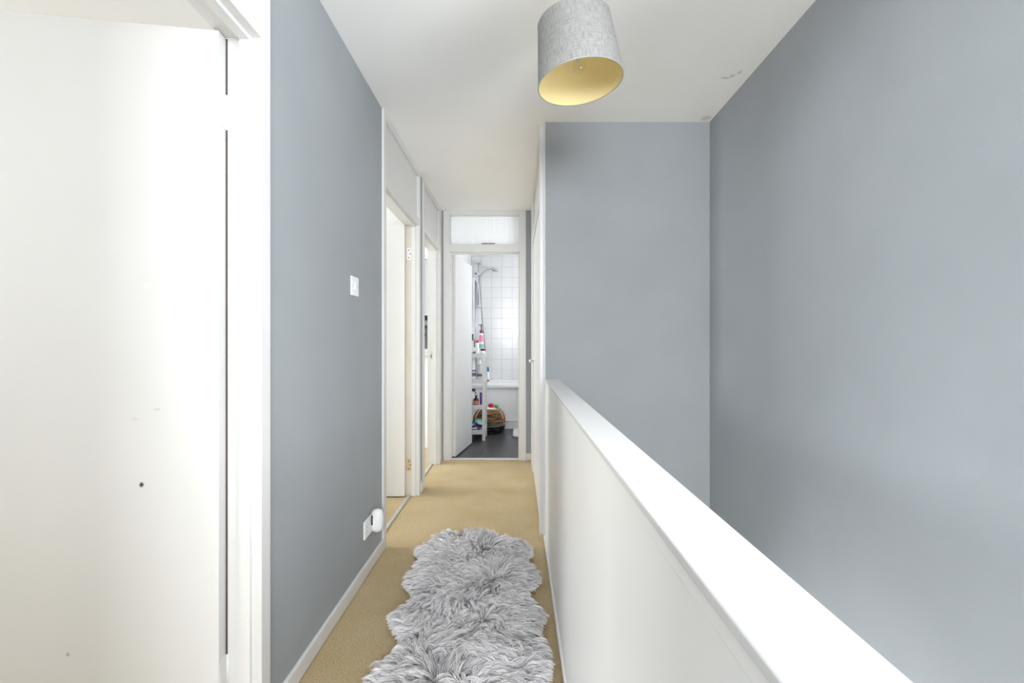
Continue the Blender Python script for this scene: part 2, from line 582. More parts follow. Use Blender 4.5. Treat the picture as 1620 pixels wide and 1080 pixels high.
# fanlight: beads and ribbed pane
g = MB()
cols = 150
xa, xb, za, zb = -0.650, 0.024, 2.092, 2.377
for zz in (za, zb):
    for k in range(cols + 1):
        x = xa + (xb - xa) * k / cols
        g.v.append((x, DE + 0.035 + 0.0022 * math.cos(k * math.pi / 2.0), zz))
for k in range(cols):
    g.f.append((k, k + 1, cols + 2 + k, cols + 1 + k))
    g.sm.append(True)
pane = g.build('pane', REEDED, r4, origin=r4.location)
pane['label'] = 'ribbed obscure glass pane'
bd = MB()
for b in ((xa, xa + 0.008, za, zb), (xb - 0.008, xb, za, zb), (xa, xb, zb - 0.007, zb), (xa, xb, za, za + 0.007)):
    bd.box(b[0], b[1], DE + 0.012, DE + 0.030, b[2], b[3])
bd.build('glazing_bead', WHITE, r4, origin=r4.location)
box('dark_bar', (-0.345, -0.215, DE + 0.002, DE + 0.012, 2.094, 2.106), BAREWOOD, r4, 0.002, origin=r4.location)  # dark strip along the foot of the fanlight, built as a bar
# cupboard door on the right
r5, pb5 = door_frame('door_5', 'closed white cupboard door with a chrome knob opposite the bedroom doors', right, 2.70, DE, 2.012,
                     post0=0.10, post1=0.40, stop=None)
lf5 = pb5('door_leaf', 2.803, DE - 0.403, -0.004, 0.036, 0.012, 2.006)
kn = MB()
kn.lathe([(0.006, 0.0), (0.006, 0.018), (0.013, 0.022), (0.017, 0.030), (0.015, 0.038), (0.006, 0.042), (0.001, 0.0425)], 16)
kb = kn.build('knob', CHROME, lf5, loc=Vector((XP - 0.022, 3.86, 0.985)) - r5.location, rot=(0, -H, 0))
box('frame_post', (XP - 0.006, XP + 0.05, DS + 0.001, 2.699, 0, CZ), WHITE, r5, 0.003, origin=r5.location)

# thresholds
for i, (b, lab) in enumerate((
        ((XL - 0.075, XL - 0.050, 2.537, 3.393, 0.0, 0.007), 'slim metal threshold strip in the doorway past the light switch'),
        ((XL - 0.075, XL - 0.050, 3.592, 4.268, 0.0, 0.007), 'slim metal threshold strip in the doorway nearest the bathroom'),
        ((XL - 0.075, XL - 0.050, 0.477, 1.297, 0.0, 0.007), 'slim metal threshold strip under the wide open front door'))):
    struct(box('trim_%d' % (i + 1), b, ALU, bevel=0.002), lab, 'threshold')
struct(box('trim_4', (-0.650, 0.024, DE + 0.015, DE + 0.055, 0, 0.012), WHITE, bevel=0.003),
       'white threshold bar between carpet and dark bathroom tiles', 'threshold')


# ------------------------------------------------------------------ windows
def window(name, label, axis, pos, a0, a1, z0, z1, bars=1, glass=True, depth=0.05):
    w = thing(name, label, 'window', (pos, (a0 + a1) / 2, z0) if axis == 'x' else ((a0 + a1) / 2, pos, z0), kind='structure')
    org = w.location.copy()

    def pb(nm, aa, ab, za, zb, d0, d1, mat):
        b = (pos + d0, pos + d1, aa, ab, za, zb) if axis == 'x' else (aa, ab, pos + d0, pos + d1, za, zb)
        return box(nm, b, mat, w, 0.002 if mat is not GLASS else 0, origin=org)
    t = 0.045
    pb('frame', a0, a0 + t, z0, z1, 0, depth, WHITE)
    pb('frame', a1 - t, a1, z0, z1, 0, depth, WHITE)
    pb('frame', a0 + t, a1 - t, z0, z0 + t, 0, depth, WHITE)
    pb('frame', a0 + t, a1 - t, z1 - t, z1, 0, depth, WHITE)
    for k in range(bars):
        c = a0 + (a1 - a0) * (k + 1) / (bars + 1)
        pb('mullion', c - 0.025, c + 0.025, z0 + t, z1 - t, 0.005, depth - 0.005, WHITE)
    if glass:
        pb('pane', a0 + t, a1 - t, z0 + t, z1 - t, depth * 0.45, depth * 0.55, GLASS)
    return w, pb


w1, wp = window('window_1', 'white framed bedroom window with a view outside, glimpsed past the far doorway', 'y', 4.97, -1.93, -0.925, 1.03, 2.10, 1)
box('window_sill', (-1.97, -0.90, 4.86, 4.97, 1.005, 1.03), WHITE, w1, 0.004, origin=w1.location)
for i, (a0, a1, z0_, lab) in enumerate(((-0.6, 0.65, 1.42, 'wide high white framed window of the front bedroom'),
                                   (2.6, 3.4, 0.85, 'white framed window of the middle bedroom'),
                                   (3.58, 4.65, 0.85, 'added white framed side window of the small bedroom'))):  # last window is made up to let fill light in
    window('window_%d' % (i + 2), lab, 'x', -3.66, a0, a1, z0_, 2.25, 1)
window('window_5', 'added white framed landing window behind the viewer', 'y', YB - 0.09, -0.50, 1.06, 1.0, 2.30, 2)  # unseen window, put in for general light on the landing
window('window_7', 'added white framed stairwell window in the grey outer wall', 'x', XR + 0.045, -0.35, 0.92, 1.0, 2.30, 1)  # made-up opening for the stair fill lamp
window('window_8', 'added tall glazed panel for fill light at the foot of the stairs', 'y', DS + 0.02, 0.28, 1.04, -2.68, -0.70, 0)  # unseen glazing added for the hall fill lamp

# ------------------------------------------------------------------ bathroom shell
bl = struct(boxes('wall_bathroom_left', [(-0.76, BX0 - 0.006, DE + 0.08, BY1 + 0.1, 0, CZ)], GROUT),
            'white tiled wall behind the open bathroom door', 'wall')
bb = struct(boxes('wall_bathroom_back', [(BX0 - 0.006, BX1 + 0.1, BY1 + 0.006, BY1 + 0.1, 0, CZ)], GROUT),
            'white tiled wall above the bath', 'wall')
struct(boxes('wall_bathroom_right', [(BX1, BX1 + 0.1, DE, BY1 + 0.1, 0, 1.2), (BX1, BX1 + 0.1, DE, BY1 + 0.1, 2.3, CZ),
                                     (BX1, BX1 + 0.1, DE, 4.85, 1.2, 2.3), (BX1, BX1 + 0.1, 6.25, BY1 + 0.1, 1.2, 2.3)], WHITE_MATT),
       'white bathroom side wall with a window opening', 'wall')
window('window_6', 'white framed bathroom window in the side wall', 'x', BX1 + 0.05, 4.85, 6.25, 1.2, 2.3, 1)
T = 0.152
tile_b = MB().box(0, T - 0.0025, -0.006, 0, 0, T - 0.0025).mesh('tile_face', TILE, 0.0012, 1)
tile_l = MB().box(0, 0.006, 0, T - 0.0025, 0, T - 0.0025).mesh('tile_side', TILE, 0.0012, 1)
for i in range(11):
    for j in range(12):
        t = bpy.data.objects.new('wall_tile', tile_b)
        COL.objects.link(t)
        t.parent = bb
        t.location = (BX0 + i * T, BY1 + 0.006, 0.596 + j * T)
for i in range(14):
    for j in range(12):
        t = bpy.data.objects.new('wall_tile', tile_l)
        COL.objects.link(t)
        t.parent = bl
        t.location = (BX0 - 0.006, BY1 - (i + 1) * T, 0.596 + j * T)
fl = struct(boxes('floor_bathroom', [(-0.76, BX1, DE + 0.025, BY1, -0.1, -0.008)], DGROUT), 'dark grey tiled bathroom floor', 'floor')
ft = MB().box(0, 0.597, 0, 0.297, 0, 0.008).mesh('floor_tile_mesh', FTILE, 0.0015, 1)
for i in range(-1, 3):
    for j in range(6):
        x0 = -0.364 + 0.6 * i
        w = ft
        if x0 < BX0:
            w = MB().box(BX0 - x0, 0.597, 0, 0.297, 0, 0.008).mesh('floor_tile_cut', FTILE, 0.0015, 1)
        elif x0 + 0.6 > BX1:
            w = MB().box(0, BX1 - x0, 0, 0.297, 0, 0.008).mesh('floor_tile_cut', FTILE, 0.0015, 1)
        t = bpy.data.objects.new('floor_tile', w)
        COL.objects.link(t)
        t.parent = fl
        t.location = (x0, DE + 0.055 + 0.3 * j - 0.02, -0.008)

# ------------------------------------------------------------------ switch and socket
sw = thing('light_switch', 'white light switch on the long grey wall', 'light switch', (XL, 2.062, 1.392))
MB().box(0, 0.008, -0.043, 0.043, -0.043, 0.043).build('plate', PLASTIC, sw, 0.003, 3)
MB().box(0.006, 0.0115, -0.009, 0.009, -0.016, 0.016).build('rocker', PLASTIC, sw, 0.002, 2)
for dy in (-0.030, 0.030):
    MB().tube([(0.007, dy, 0), (0.0088, dy, 0)], 0.0035, 10).build('screw', CHROME, sw)
so = thing('wall_socket', 'white double wall socket low on the grey wall', 'socket', (XL, 2.262, 0.229))
MB().box(0, 0.009, -0.073, 0.073, -0.043, 0.043).build('plate', PLASTIC, so, 0.003, 3)
m = MB()
for dy, z, a, b in ((-0.045, 0.012, 0.002, 0.004), (-0.056, -0.012, 0.004, 0.002), (-0.034, -0.012, 0.004, 0.002)):
    m.box(0.008, 0.0093, dy - a, dy + a, z - b, z + b)
m.build('pin_slot', DARKSLOT, so)
m = MB()
MB().box(0.008, 0.0115, -0.020, -0.010, 0.022, 0.034).build('rocker', PLASTIC, so, 0.001)
# plug-in diffuser: bulging body on the socket
pl = thing('plug_in_unit', 'bulging white plug-in unit pushed into the wall socket', 'plug', (XL + 0.0095, 2.300, 0.24))
loops = []
for k, (xx, s) in enumerate(((0.0, 0.88), (0.014, 0.97), (0.028, 1.0), (0.042, 0.92), (0.050, 0.72), (0.054, 0.35))):
    lp = []
    for q in range(28):
        a = 2 * math.pi * q / 28
        ca, sa = math.cos(a), math.sin(a)
        e = 0.75
        lp.append((xx, s * 0.030 * math.copysign(abs(ca) ** e, ca), s * 0.058 * math.copysign(abs(sa) ** e, sa)))
    loops.append(lp)
MB().loft(loops, True, True).build('body', PLASTIC, pl)
box('gap_shade', (0.003, 0.010, -0.0300, -0.026, -0.012, 0.034), DARKSLOT, pl)  # dark strip stands for the shaded gap between body and plate

# ------------------------------------------------------------------ ceiling lamp
LINEN = new_mat('grey_linen', (0.60, 0.60, 0.59), 0.85, spec=0.2)
v = texco(LINEN, 'UV')
mp1 = N(LINEN, 'ShaderNodeMapping')
mp1.inputs['Scale'].default_value = (12, 190, 1)
L(LINEN, v, mp1.inputs[0])
mp2 = N(LINEN, 'ShaderNodeMapping')
mp2.inputs['Scale'].default_value = (420, 7, 1)
L(LINEN, v, mp2.inputs[0])
n1 = noise(LINEN, mp1.outputs[0], 1.0, 4, 0.65)
n2 = noise(LINEN, mp2.outputs[0], 1.0, 4, 0.65)
ad = N(LINEN, 'ShaderNodeMath', operation='ADD')
L(LINEN, n1, ad.inputs[0])
L(LINEN, n2, ad.inputs[1])
L(LINEN, mixc(LINEN, mrange(LINEN, ad.outputs[0], 0.72, 1.28), (0.15, 0.15, 0.146), (0.40, 0.40, 0.39)), bsdf(LINEN).inputs['Base Color'])
bump(LINEN, ad.outputs[0], 0.5, 0.002)
GOLD = new_mat('warm_gold_lining', (0.70, 0.56, 0.23), 0.55, spec=0.4)
v = texco(GOLD)
L(GOLD, mixc(GOLD, noise(GOLD, v, 30, 3), (0.80, 0.68, 0.36), (0.76, 0.64, 0.33)), bsdf(GOLD).inputs['Base Color'])
RIM = new_mat('grey_rim_tape', (0.33, 0.32, 0.30), 0.7)

LB = Vector((0.2233, 1.6087, 2.0529))
tilt = math.atan(-0.1103)
lamp = thing('pendant_lamp', 'grey linen drum lampshade with gold lining hanging tilted from the ceiling', 'lamp', tuple(LB))
lamp.rotation_euler = (0, tilt, 0)
RB, RT, HH = 0.150, 0.1277, 0.214


def cone(name, r0, r1, z0, z1, mat, parent, n=72, flip=False):
    me = bpy.data.meshes.new(name)
    vv, ff = [], []
    for r, z in ((r0, z0), (r1, z1)):
        for k in range(n + 1):
            a = 2 * math.pi * k / n
            vv.append((r * math.cos(a), r * math.sin(a), z))
    for k in range(n):
        q = (k, k + 1, n + 2 + k, n + 1 + k)
        ff.append(tuple(reversed(q)) if flip else q)
    me.from_pydata(vv, [], ff)
    uv = me.uv_layers.new(name='UVMap')
    for p in me.polygons:
        p.use_smooth = True
        for li in p.loop_indices:
            vi = me.loops[li].vertex_index
            uv.data[li].uv = ((vi % (n + 1)) / n, vi // (n + 1))
    me.materials.append(mat)
    ob = bpy.data.objects.new(name, me)
    COL.objects.link(ob)
    ob.parent = parent
    return ob


cone('shade', RB, RT, 0, HH, LINEN, lamp)['label'] = 'woven grey linen drum'
cone('shade_lining', RB - 0.002, RT - 0.002, 0.001, HH - 0.001, GOLD, lamp, flip=True)['label'] = 'smooth gold lining'
for r, z in ((RB - 0.001, 0.0), (RT - 0.001, HH)):
    MB().tube([(r * math.cos(2 * math.pi * k / 64), r * math.sin(2 * math.pi * k / 64), z) for k in range(64)], 0.0018, 6, True) \
        .build('rim', RIM, lamp)
m = MB()
for k in range(3):
    a = 2 * math.pi * k / 3 + 0.4
    m.tube([(0.022 * math.cos(a), 0.022 * math.sin(a), 0.165), ((RT - 0.003) * math.cos(a), (RT - 0.003) * math.sin(a), HH - 0.002)], 0.0018, 6)
m.tube([(0.022 * math.cos(2 * math.pi * k / 24), 0.022 * math.sin(2 * math.pi * k / 24), 0.165) for k in range(24)], 0.002, 6, True)
m.build('shade_carrier', PLASTIC, lamp)
hold = MB().lathe([(0.019, 0.12), (0.021, 0.125), (0.021, 0.16), (0.017, 0.175), (0.012, 0.20), (0.006, 0.215)], 20).build('lamp_holder', PLASTIC, lamp)
bulb = MB().lathe([(0.0005, 0.034), (0.008, 0.0355), (0.0155, 0.040), (0.0205, 0.047), (0.0228, 0.057), (0.0215, 0.067), (0.0170, 0.077), (0.0125, 0.085), (0.012, 0.095), (0.012, 0.105)],
                  28, cap=False).build('bulb', BULBGLASS, lamp)
MB().lathe([(0.0125, 0.100), (0.0125, 0.125)], 20).build('bulb_cap', CHROME, bulb)
m = MB().tube([(0, 0, 0.10), (0, 0, 0.078)], 0.004, 8)
for k in range(5):
    a = k * 2 * math.pi / 5
    m.tube([(0.003 * math.cos(a), 0.003 * math.sin(a), 0.085), (0.009 * math.cos(a), 0.009 * math.sin(a), 0.064)], 0.0008, 5)
m.build('filament_stem', CHROME, bulb)
# flex rises to the rose on the ceiling (drawn in the tilted frame of the lamp)
R_inv = Matrix.Rotation(-tilt, 3, 'Y')
top = Matrix.Rotation(tilt, 3, 'Y') @ Vector((0, 0, 0.214)) + LB
a = Vector((0, 0, 0.21))
b = R_inv @ (Vector((top.x, top.y, CZ - 0.02)) - LB)
c = R_inv @ (Vector((top.x, top.y, top.z + 0.04)) - LB)
MB().tube([a, (a + c) / 2, c, b], 0.0032, 8).build('flex', PLASTIC, lamp)
ro = MB().lathe([(0.008, -0.035), (0.02, -0.03), (0.042, -0.015), (0.046, 0.0)], 28).build('ceiling_rose', PLASTIC, lamp)
ro.location = R_inv @ (Vector((top.x, top.y, CZ)) - LB)
ro.rotation_euler = (0, -tilt, 0)

# ------------------------------------------------------------------ fur rug
outR = [(-0.313, 2.713), (-0.19, 2.69), (-0.103, 2.65), (0.0, 2.59), (0.055, 2.530), (0.095, 2.446), (0.086, 2.375), (0.047, 2.325), (0.094, 2.245),
        (0.125, 2.143), (0.095, 2.075), (0.056, 2.002), (0.085, 1.955), (0.130, 1.87), (0.128, 1.84), (0.098, 1.759),
        (0.125, 1.649), (0.132, 1.568), (0.111, 1.48), (0.085, 1.42), (0.11, 1.33), (0.12, 1.25), (0.07, 1.13), (0.0, 1.02), (-0.1, 0.95)]
outL = [(-0.21, 0.93), (-0.33, 0.95), (-0.43, 1.02), (-0.49, 1.13), (-0.525, 1.25), (-0.51, 1.33), (-0.46, 1.42), (-0.51, 1.48), (-0.514, 1.523), (-0.484, 1.599),
        (-0.432, 1.673), (-0.501, 1.778), (-0.533, 1.853), (-0.518, 1.884), (-0.461, 1.977), (-0.487, 2.028), (-0.552, 2.137), (-0.543, 2.196),
        (-0.508, 2.345), (-0.554, 2.416), (-0.547, 2.492), (-0.510, 2.57), (-0.468, 2.632), (-0.40, 2.69)]
poly = np.array(outR + outL)
pc = poly.mean(0)
small = poly + (np.array([-0.21, 0]) - poly * [1, 0]) * [0.13, 0]      # strands reach past the pelt edge
small[:, 1] = 1.82 + (small[:, 1] - 1.82) * 0.965

FUR = new_mat('grey_faux_fur', (0.5, 0.49, 0.5), 0.75, spec=0.25)
at = N(FUR, 'ShaderNodeAttribute', attribute_name='strand')
sp = N(FUR, 'ShaderNodeSeparateColor')
L(FUR, at.outputs['Color'], sp.inputs[0])
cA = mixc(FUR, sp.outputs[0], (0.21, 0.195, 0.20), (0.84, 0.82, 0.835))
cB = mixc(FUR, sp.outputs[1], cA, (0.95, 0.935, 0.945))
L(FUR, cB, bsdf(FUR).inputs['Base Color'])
PELT = new_mat('rug_backing', (0.20, 0.185, 0.19), 0.95, spec=0.1)  # darkened so the gaps between locks look shaded

rug = thing('faux_fur_rug', 'grey shaggy faux fur rug with scalloped sides lying on the carpet', 'rug', (-0.21, 1.82, 0.0))
m = MB()
lo = [(x + 0.21, y - 1.82, 0.0) for x, y in small]
hi = [(x + 0.21, y - 1.82, 0.010) for x, y in small]
m.loft([lo, hi], True, True, False)
m.build('backing', PELT, rug)


def inside(p, pg):
    x, y = p[:, 0], p[:, 1]
    r = np.zeros(len(p), bool)
    j = len(pg) - 1
    for i in range(len(pg)):
        xi, yi = pg[i]
        xj, yj = pg[j]
        c = ((yi > y) != (yj > y)) & (x < (xj - xi) * (y - yi) / (yj - yi + 1e-12) + xi)
        r ^= c
        j = i
    return r


def vnoise(p, scale, seed):
    """smooth 2-D value noise in -1..1"""
    r = np.random.default_rng(seed)
    g = r.uniform(-1, 1, (64, 64))
    q = p * scale + 20
    i = np.floor(q).astype(int)
    f = q - i
    f = f * f * (3 - 2 * f)
    a = g[i[:, 0] % 64, i[:, 1] % 64]
    b = g[(i[:, 0] + 1) % 64, i[:, 1] % 64]
    c = g[i[:, 0] % 64, (i[:, 1] + 1) % 64]
    d = g[(i[:, 0] + 1) % 64, (i[:, 1] + 1) % 64]
    return (a * (1 - f[:, 0]) + b * f[:, 0]) * (1 - f[:, 1]) + (c * (1 - f[:, 0]) + d * f[:, 0]) * f[:, 1]


NC, PER = 9500, 11
cand = rng.uniform(poly.min(0), poly.max(0), (NC * 3, 2))
cl = cand[inside(cand, small)][:NC]
NC = len(cl)
# lie direction of each lock: outwards from the spine, swirling
side = (cl[:, 0] + 0.21) / 0.3
ang = np.arctan2(-0.30 + 0.8 * vnoise(cl, 9.0, 3) + 0.5 * vnoise(cl, 22.0, 13) + (cl[:, 1] > 2.45) * (cl[:, 1] - 2.45) * 6,
                 side * 1.2 + 0.9 * vnoise(cl, 6.0, 4) + 0.45 * vnoise(cl, 17.0, 14))
ang += rng.normal(0, 0.30, NC)
length = rng.uniform(0.050, 0.092, NC) * (1 + 0.25 * vnoise(cl, 9, 5))
dirc = np.stack([np.cos(ang), np.sin(ang)], 1)
for _ in range(5):                                   # locks end at the scalloped outline
    outm = ~inside(cl + dirc * (length * 0.80)[:, None], poly)
    length[outm] *= 0.78
edge = np.clip(np.abs(side), 0, 1)
lift = rng.uniform(0.30, 0.85, NC) * (1 - 0.35 * edge) * (1 + 0.35 * vnoise(cl, 18, 6))
tone = np.clip(0.50 + 0.40 * vnoise(cl, 14, 8) + rng.normal(0, 0.20, NC), 0, 1)
ci = np.repeat(np.arange(NC), PER)
M = len(ci)
root = cl[ci] + rng.normal(0, 0.0034, (M, 2))
sa = ang[ci] + rng.normal(0, 0.16, M)
sl = length[ci] * rng.uniform(0.8, 1.1, M)
SEG = 6
ts = np.linspace(0, 1, SEG + 1)
dirs = dirc[ci]
perp = np.stack([-dirs[:, 1], dirs[:, 0]], 1)
tipc = cl[ci] + dirs * (length[ci] * 0.88)[:, None]
curl = (rng.normal(0, 0.07, NC) * length)[ci]
wave = (rng.normal(0, 0.05, NC) * length)[ci]
P = np.zeros((M, SEG + 1, 3))
for k, t in enumerate(ts):
    horiz = root + np.stack([np.cos(sa), np.sin(sa)], 1) * (sl * (t ** 1.2) * 0.9)[:, None]
    pull = t ** 1.1 * 0.86
    xy = horiz * (1 - pull) + (tipc * t + root * (1 - t)) * pull
    xy = xy + perp * (curl * math.sin(math.pi * t) + wave * math.sin(2 * math.pi * t))[:, None]
    z = 0.008 + sl * lift[ci] * 0.72 * math.sin(t * 2.35) + rng.normal(0, 0.0007, M)
    P[:, k, 0], P[:, k, 1], P[:, k, 2] = xy[:, 0], xy[:, 1], np.maximum(z, 0.006)
wid = (rng.uniform(0.0008, 0.0015, M))
tang = P[:, -1] - P[:, 0]
tang /= np.linalg.norm(tang, axis=1)[:, None] + 1e-9
rv = rng.normal(0, 1, (M, 3))
rv[:, 2] *= 0.6
sd = np.cross(tang, rv)
sd /= np.linalg.norm(sd, axis=1)[:, None] + 1e-9
prof = np.array([0.9, 1.0, 1.0, 0.9, 0.75, 0.5])
V = np.zeros((M, SEG * 2 + 1, 3))
for k in range(SEG):
    V[:, 2 * k] = P[:, k] - sd * (wid * prof[k])[:, None]
    V[:, 2 * k + 1] = P[:, k] + sd * (wid * prof[k])[:, None]
V[:, SEG * 2] = P[:, SEG]
V[:, :, 0] = np.minimum(V[:, :, 0], 0.158)
V[:, :, 0] += 0.21
V[:, :, 1] -= 1.82
nv = SEG * 2 + 1
tris = []
for k in range(SEG - 1):
    a = 2 * k
    tris += [(a, a + 1, a + 3), (a, a + 3, a + 2)]
a = 2 * (SEG - 1)
tris.append((a, a + 1, a + 2))
tris = np.array(tris)
Fi = (np.arange(M)[:, None, None] * nv + tris[None]).reshape(-1, 3)
me = bpy.data.meshes.new('fur')
me.vertices.add(M * nv)
me.vertices.foreach_set('co', V.reshape(-1).astype(np.float32))
me.loops.add(len(Fi) * 3)
me.loops.foreach_set('vertex_index', Fi.reshape(-1).astype(np.int32))
me.polygons.add(len(Fi))
me.polygons.foreach_set('loop_start', (np.arange(len(Fi)) * 3).astype(np.int32))
me.polygons.foreach_set('use_smooth', np.ones(len(Fi), bool))
me.update(calc_edges=True)
at = me.color_attributes.new('strand', 'FLOAT_COLOR', 'POINT')
cc = np.zeros((M, nv, 4), np.float32)
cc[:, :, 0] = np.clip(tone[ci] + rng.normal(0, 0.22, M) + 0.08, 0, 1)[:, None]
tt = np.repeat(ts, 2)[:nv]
cc[:, :, 1] = np.clip((tt - 0.12) / 0.88, 0, 1)[None, :] * 0.95  # dark roots, light tips: shade between locks put into the colour
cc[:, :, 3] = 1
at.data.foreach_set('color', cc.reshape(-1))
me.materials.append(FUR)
fur = bpy.data.objects.new('fur', me)
COL.objects.link(fur)
fur.parent = rug
fur['kind'] = 'stuff'

# ------------------------------------------------------------------ bathroom things
# bath
bt = thing('bathtub', 'white bath with a flat front panel along the tiled wall', 'bathtub', (0.17, 6.4, 0))
o = Vector((0.17, 6.4, 0))


def rrect(x0, x1, y0, y1, r, z, n=6):
    pts = []
    for cx, cy, a0 in ((x1 - r, y1 - r, 0), (x0 + r, y1 - r, 90), (x0 + r, y0 + r, 180), (x1 - r, y0 + r, 270)):
        for k in range(n + 1):
            a = math.radians(a0 + 90 * k / n)
            pts.append((cx + r * math.cos(a), cy + r * math.sin(a), z))
    return pts


x0, x1, y0, y1 = BX0 + 0.001, BX1 - 0.005, 6.035, BY1 - 0.002
tub = MB().loft([rrect(x0, x1, y0 + 0.006, y1, 0.012, 0.535), rrect(x0, x1, y0, y1, 0.015, 0.545), rrect(x0, x1, y0, y1, 0.015, 0.588),
                 rrect(x0 + 0.008, x1 - 0.008, y0 + 0.008, y1 - 0.008, 0.02, 0.600),
                 rrect(x0 + 0.06, x1 - 0.06, y0 + 0.055, y1 - 0.055, 0.10, 0.598),
                 rrect(x0 + 0.075, x1 - 0.08, y0 + 0.07, y1 - 0.07, 0.11, 0.57),
                 rrect(x0 + 0.14, x1 - 0.25, y0 + 0.12, y1 - 0.12, 0.12, 0.25),
                 rrect(x0 + 0.20, x1 - 0.32, y0 + 0.17, y1 - 0.17, 0.10, 0.21)], False, True)
tub.build('tub', PORCELAIN, bt, origin=o)
box('front_panel', (x0, x1, 6.060, 6.078, 0.104, 0.54), PANELGREY, bt, 0.002, origin=o)
box('plinth', (x0, x1, 6.048, 6.060, 0.0, 0.102), PANELGREY, bt, 0.001, origin=o)
box('plinth_bead', (x0, x1, 6.040, 6.060, 0.102, 0.110), WHITE, bt, 0.002, origin=o)
tap = thing('bath_tap', 'small brass and chrome mixer tap on the rim of the bath', 'tap', (-0.50, 6.085, 0.600))
MB().lathe([(0.022, 0), (0.022, 0.006), (0.013, 0.012), (0.013, 0.06), (0.016, 0.07), (0.010, 0.08)], 16).build('body', BRASS, tap)
MB().tube([(0, 0, 0.055), (0, 0.03, 0.075), (0, 0.075, 0.075), (0, 0.10, 0.055)], 0.009, 10).build('spout', CHROME, tap)
MB().tube([(0, 0, 0.082), (0.03, 0, 0.088)], 0.006, 8).build('lever', BRASS, tap)

# glass bath screen folded back along the side wall
sc_ = thing('shower_screen', 'grey glass bath screen folded back beside the tiled wall', 'shower screen', (-0.58, 6.12, 0.601))
MB().box(-0.003, 0.003, 0.012, 0.50, 0.012, 1.405).build('glass_panel', SCREEN, sc_)
MB().box(-0.012, 0.012, -0.012, 0.014, 0, 1.415).build('edge_profile', CHROME, sc_, 0.003)
MB().box(-0.008, 0.008, 0.014, 0.50, 0, 0.012).build('bottom_seal', CHROME, sc_, 0.002)

# shower set
sh = thing('shower_rail_set', 'chrome shower riser rail with hand shower above the bath', 'shower', (-0.57, BY1, 1.66))
rail_y = -0.055
MB().tube([(0, rail_y, 0), (0, rail_y, 0.68)], 0.0095, 12).build('rail', CHROME, sh)
for z in (0.02, 0.665):
    MB().box(-0.022, 0.022, rail_y - 0.014, 0, z - 0.018, z + 0.018).build('wall_bracket', CHROME, sh, 0.006, 3)
sl_ = MB().box(-0.028, 0.026, rail_y - 0.020, rail_y + 0.018, 0.475, 0.520).build('slider', CHROME, sh, 0.008, 3)
MB().lathe([(0.012, -0.01), (0.014, 0.0), (0.010, 0.012)], 12).build('clamp_knob', DARK, sl_, loc=(-0.034, rail_y, 0.50), rot=(0, -H, 0))
hs = MB().tube([(0.02, rail_y - 0.02, 0.455), (0.06, rail_y - 0.03, 0.50), (0.12, rail_y - 0.04, 0.548), (0.19, rail_y - 0.05, 0.566), (0.235, rail_y - 0.055, 0.560)],
               [0.010, 0.011, 0.0125, 0.014, 0.02], 12).build('hand_shower', CHROME, sh)
hd = MB().lathe([(0.030, -0.020), (0.048, -0.016), (0.052, -0.002), (0.040, 0.012), (0.012, 0.018)], 24)
hd.build('spray_head', CHROME, hs, loc=(0.250, rail_y - 0.055, 0.550), rot=(0.15, 0.18, 0))
MB().lathe([(0.044, -0.0225), (0.044, -0.018)], 24).build('spray_face', DARK, hs, loc=(0.250, rail_y - 0.055, 0.550), rot=(0.15, 0.18, 0))
MB().tube([(0.02, rail_y - 0.02, 0.455), (0.022, rail_y - 0.02, 0.40), (0.035, rail_y - 0.02, 0.20), (0.060, rail_y - 0.02, -0.15), (0.095, rail_y - 0.02, -0.55), (0.12, rail_y - 0.03, -0.80),
           (0.12, rail_y - 0.03, -0.95)], 0.0065, 8).build('hose', HOSE, sh)
MB().lathe([(0.03, 0.0), (0.034, 0.006), (0.034, 0.012)], 16).build('soap_dish', PLASTIC, sh, loc=(0.03, rail_y - 0.02, 0.012))

# shelf tower
SX0, SX1, SY0, SY1 = -0.665, -0.370, 5.300, 5.605
sf = thing('shelf_tower', 'slim white four tier shelf tower holding toiletries in the bathroom', 'shelf unit', (SX0, SY0, 0))
o = Vector((SX0, SY0, 0))
pw = 0.036
for xx in (SX0, SX1 - pw):
    for yy in (SY0, SY1 - pw):
        box('post', (xx, xx + pw, yy, yy + pw, 0, 1.02), WHITE, sf, 0.002, origin=o)
SHELF_Z = [0.118, 0.412, 0.712, 1.016]
for z in SHELF_Z:
    s_ = box('shelf', (SX0 + 0.004, SX1 - 0.004, SY0 + 0.006, SY1 - 0.006, z - 0.016, z), WHITE, sf, 0.0015, origin=o)
    for b in ((SX0 + pw, SX1 - pw, SY0 + 0.008, SY0 + 0.026, z - 0.046, z - 0.016), (SX0 + pw, SX1 - pw, SY1 - 0.026, SY1 - 0.008, z - 0.046, z - 0.016),
              (SX0 + 0.008, SX0 + 0.026, SY0 + pw, SY1 - pw, z - 0.046, z - 0.016), (SX1 - 0.026, SX1 - 0.008, SY0 + pw, SY1 - pw, z - 0.046, z - 0.016)):
        box('rail', b, WHITE, s_, 0.0015, origin=o)


def pm(name, c, rough=0.35, trans=0.0):
    m_ = new_mat(name, c, rough)
    if trans:
        bsdf(m_).inputs['Transmission Weight'].default_value = trans
    return m_


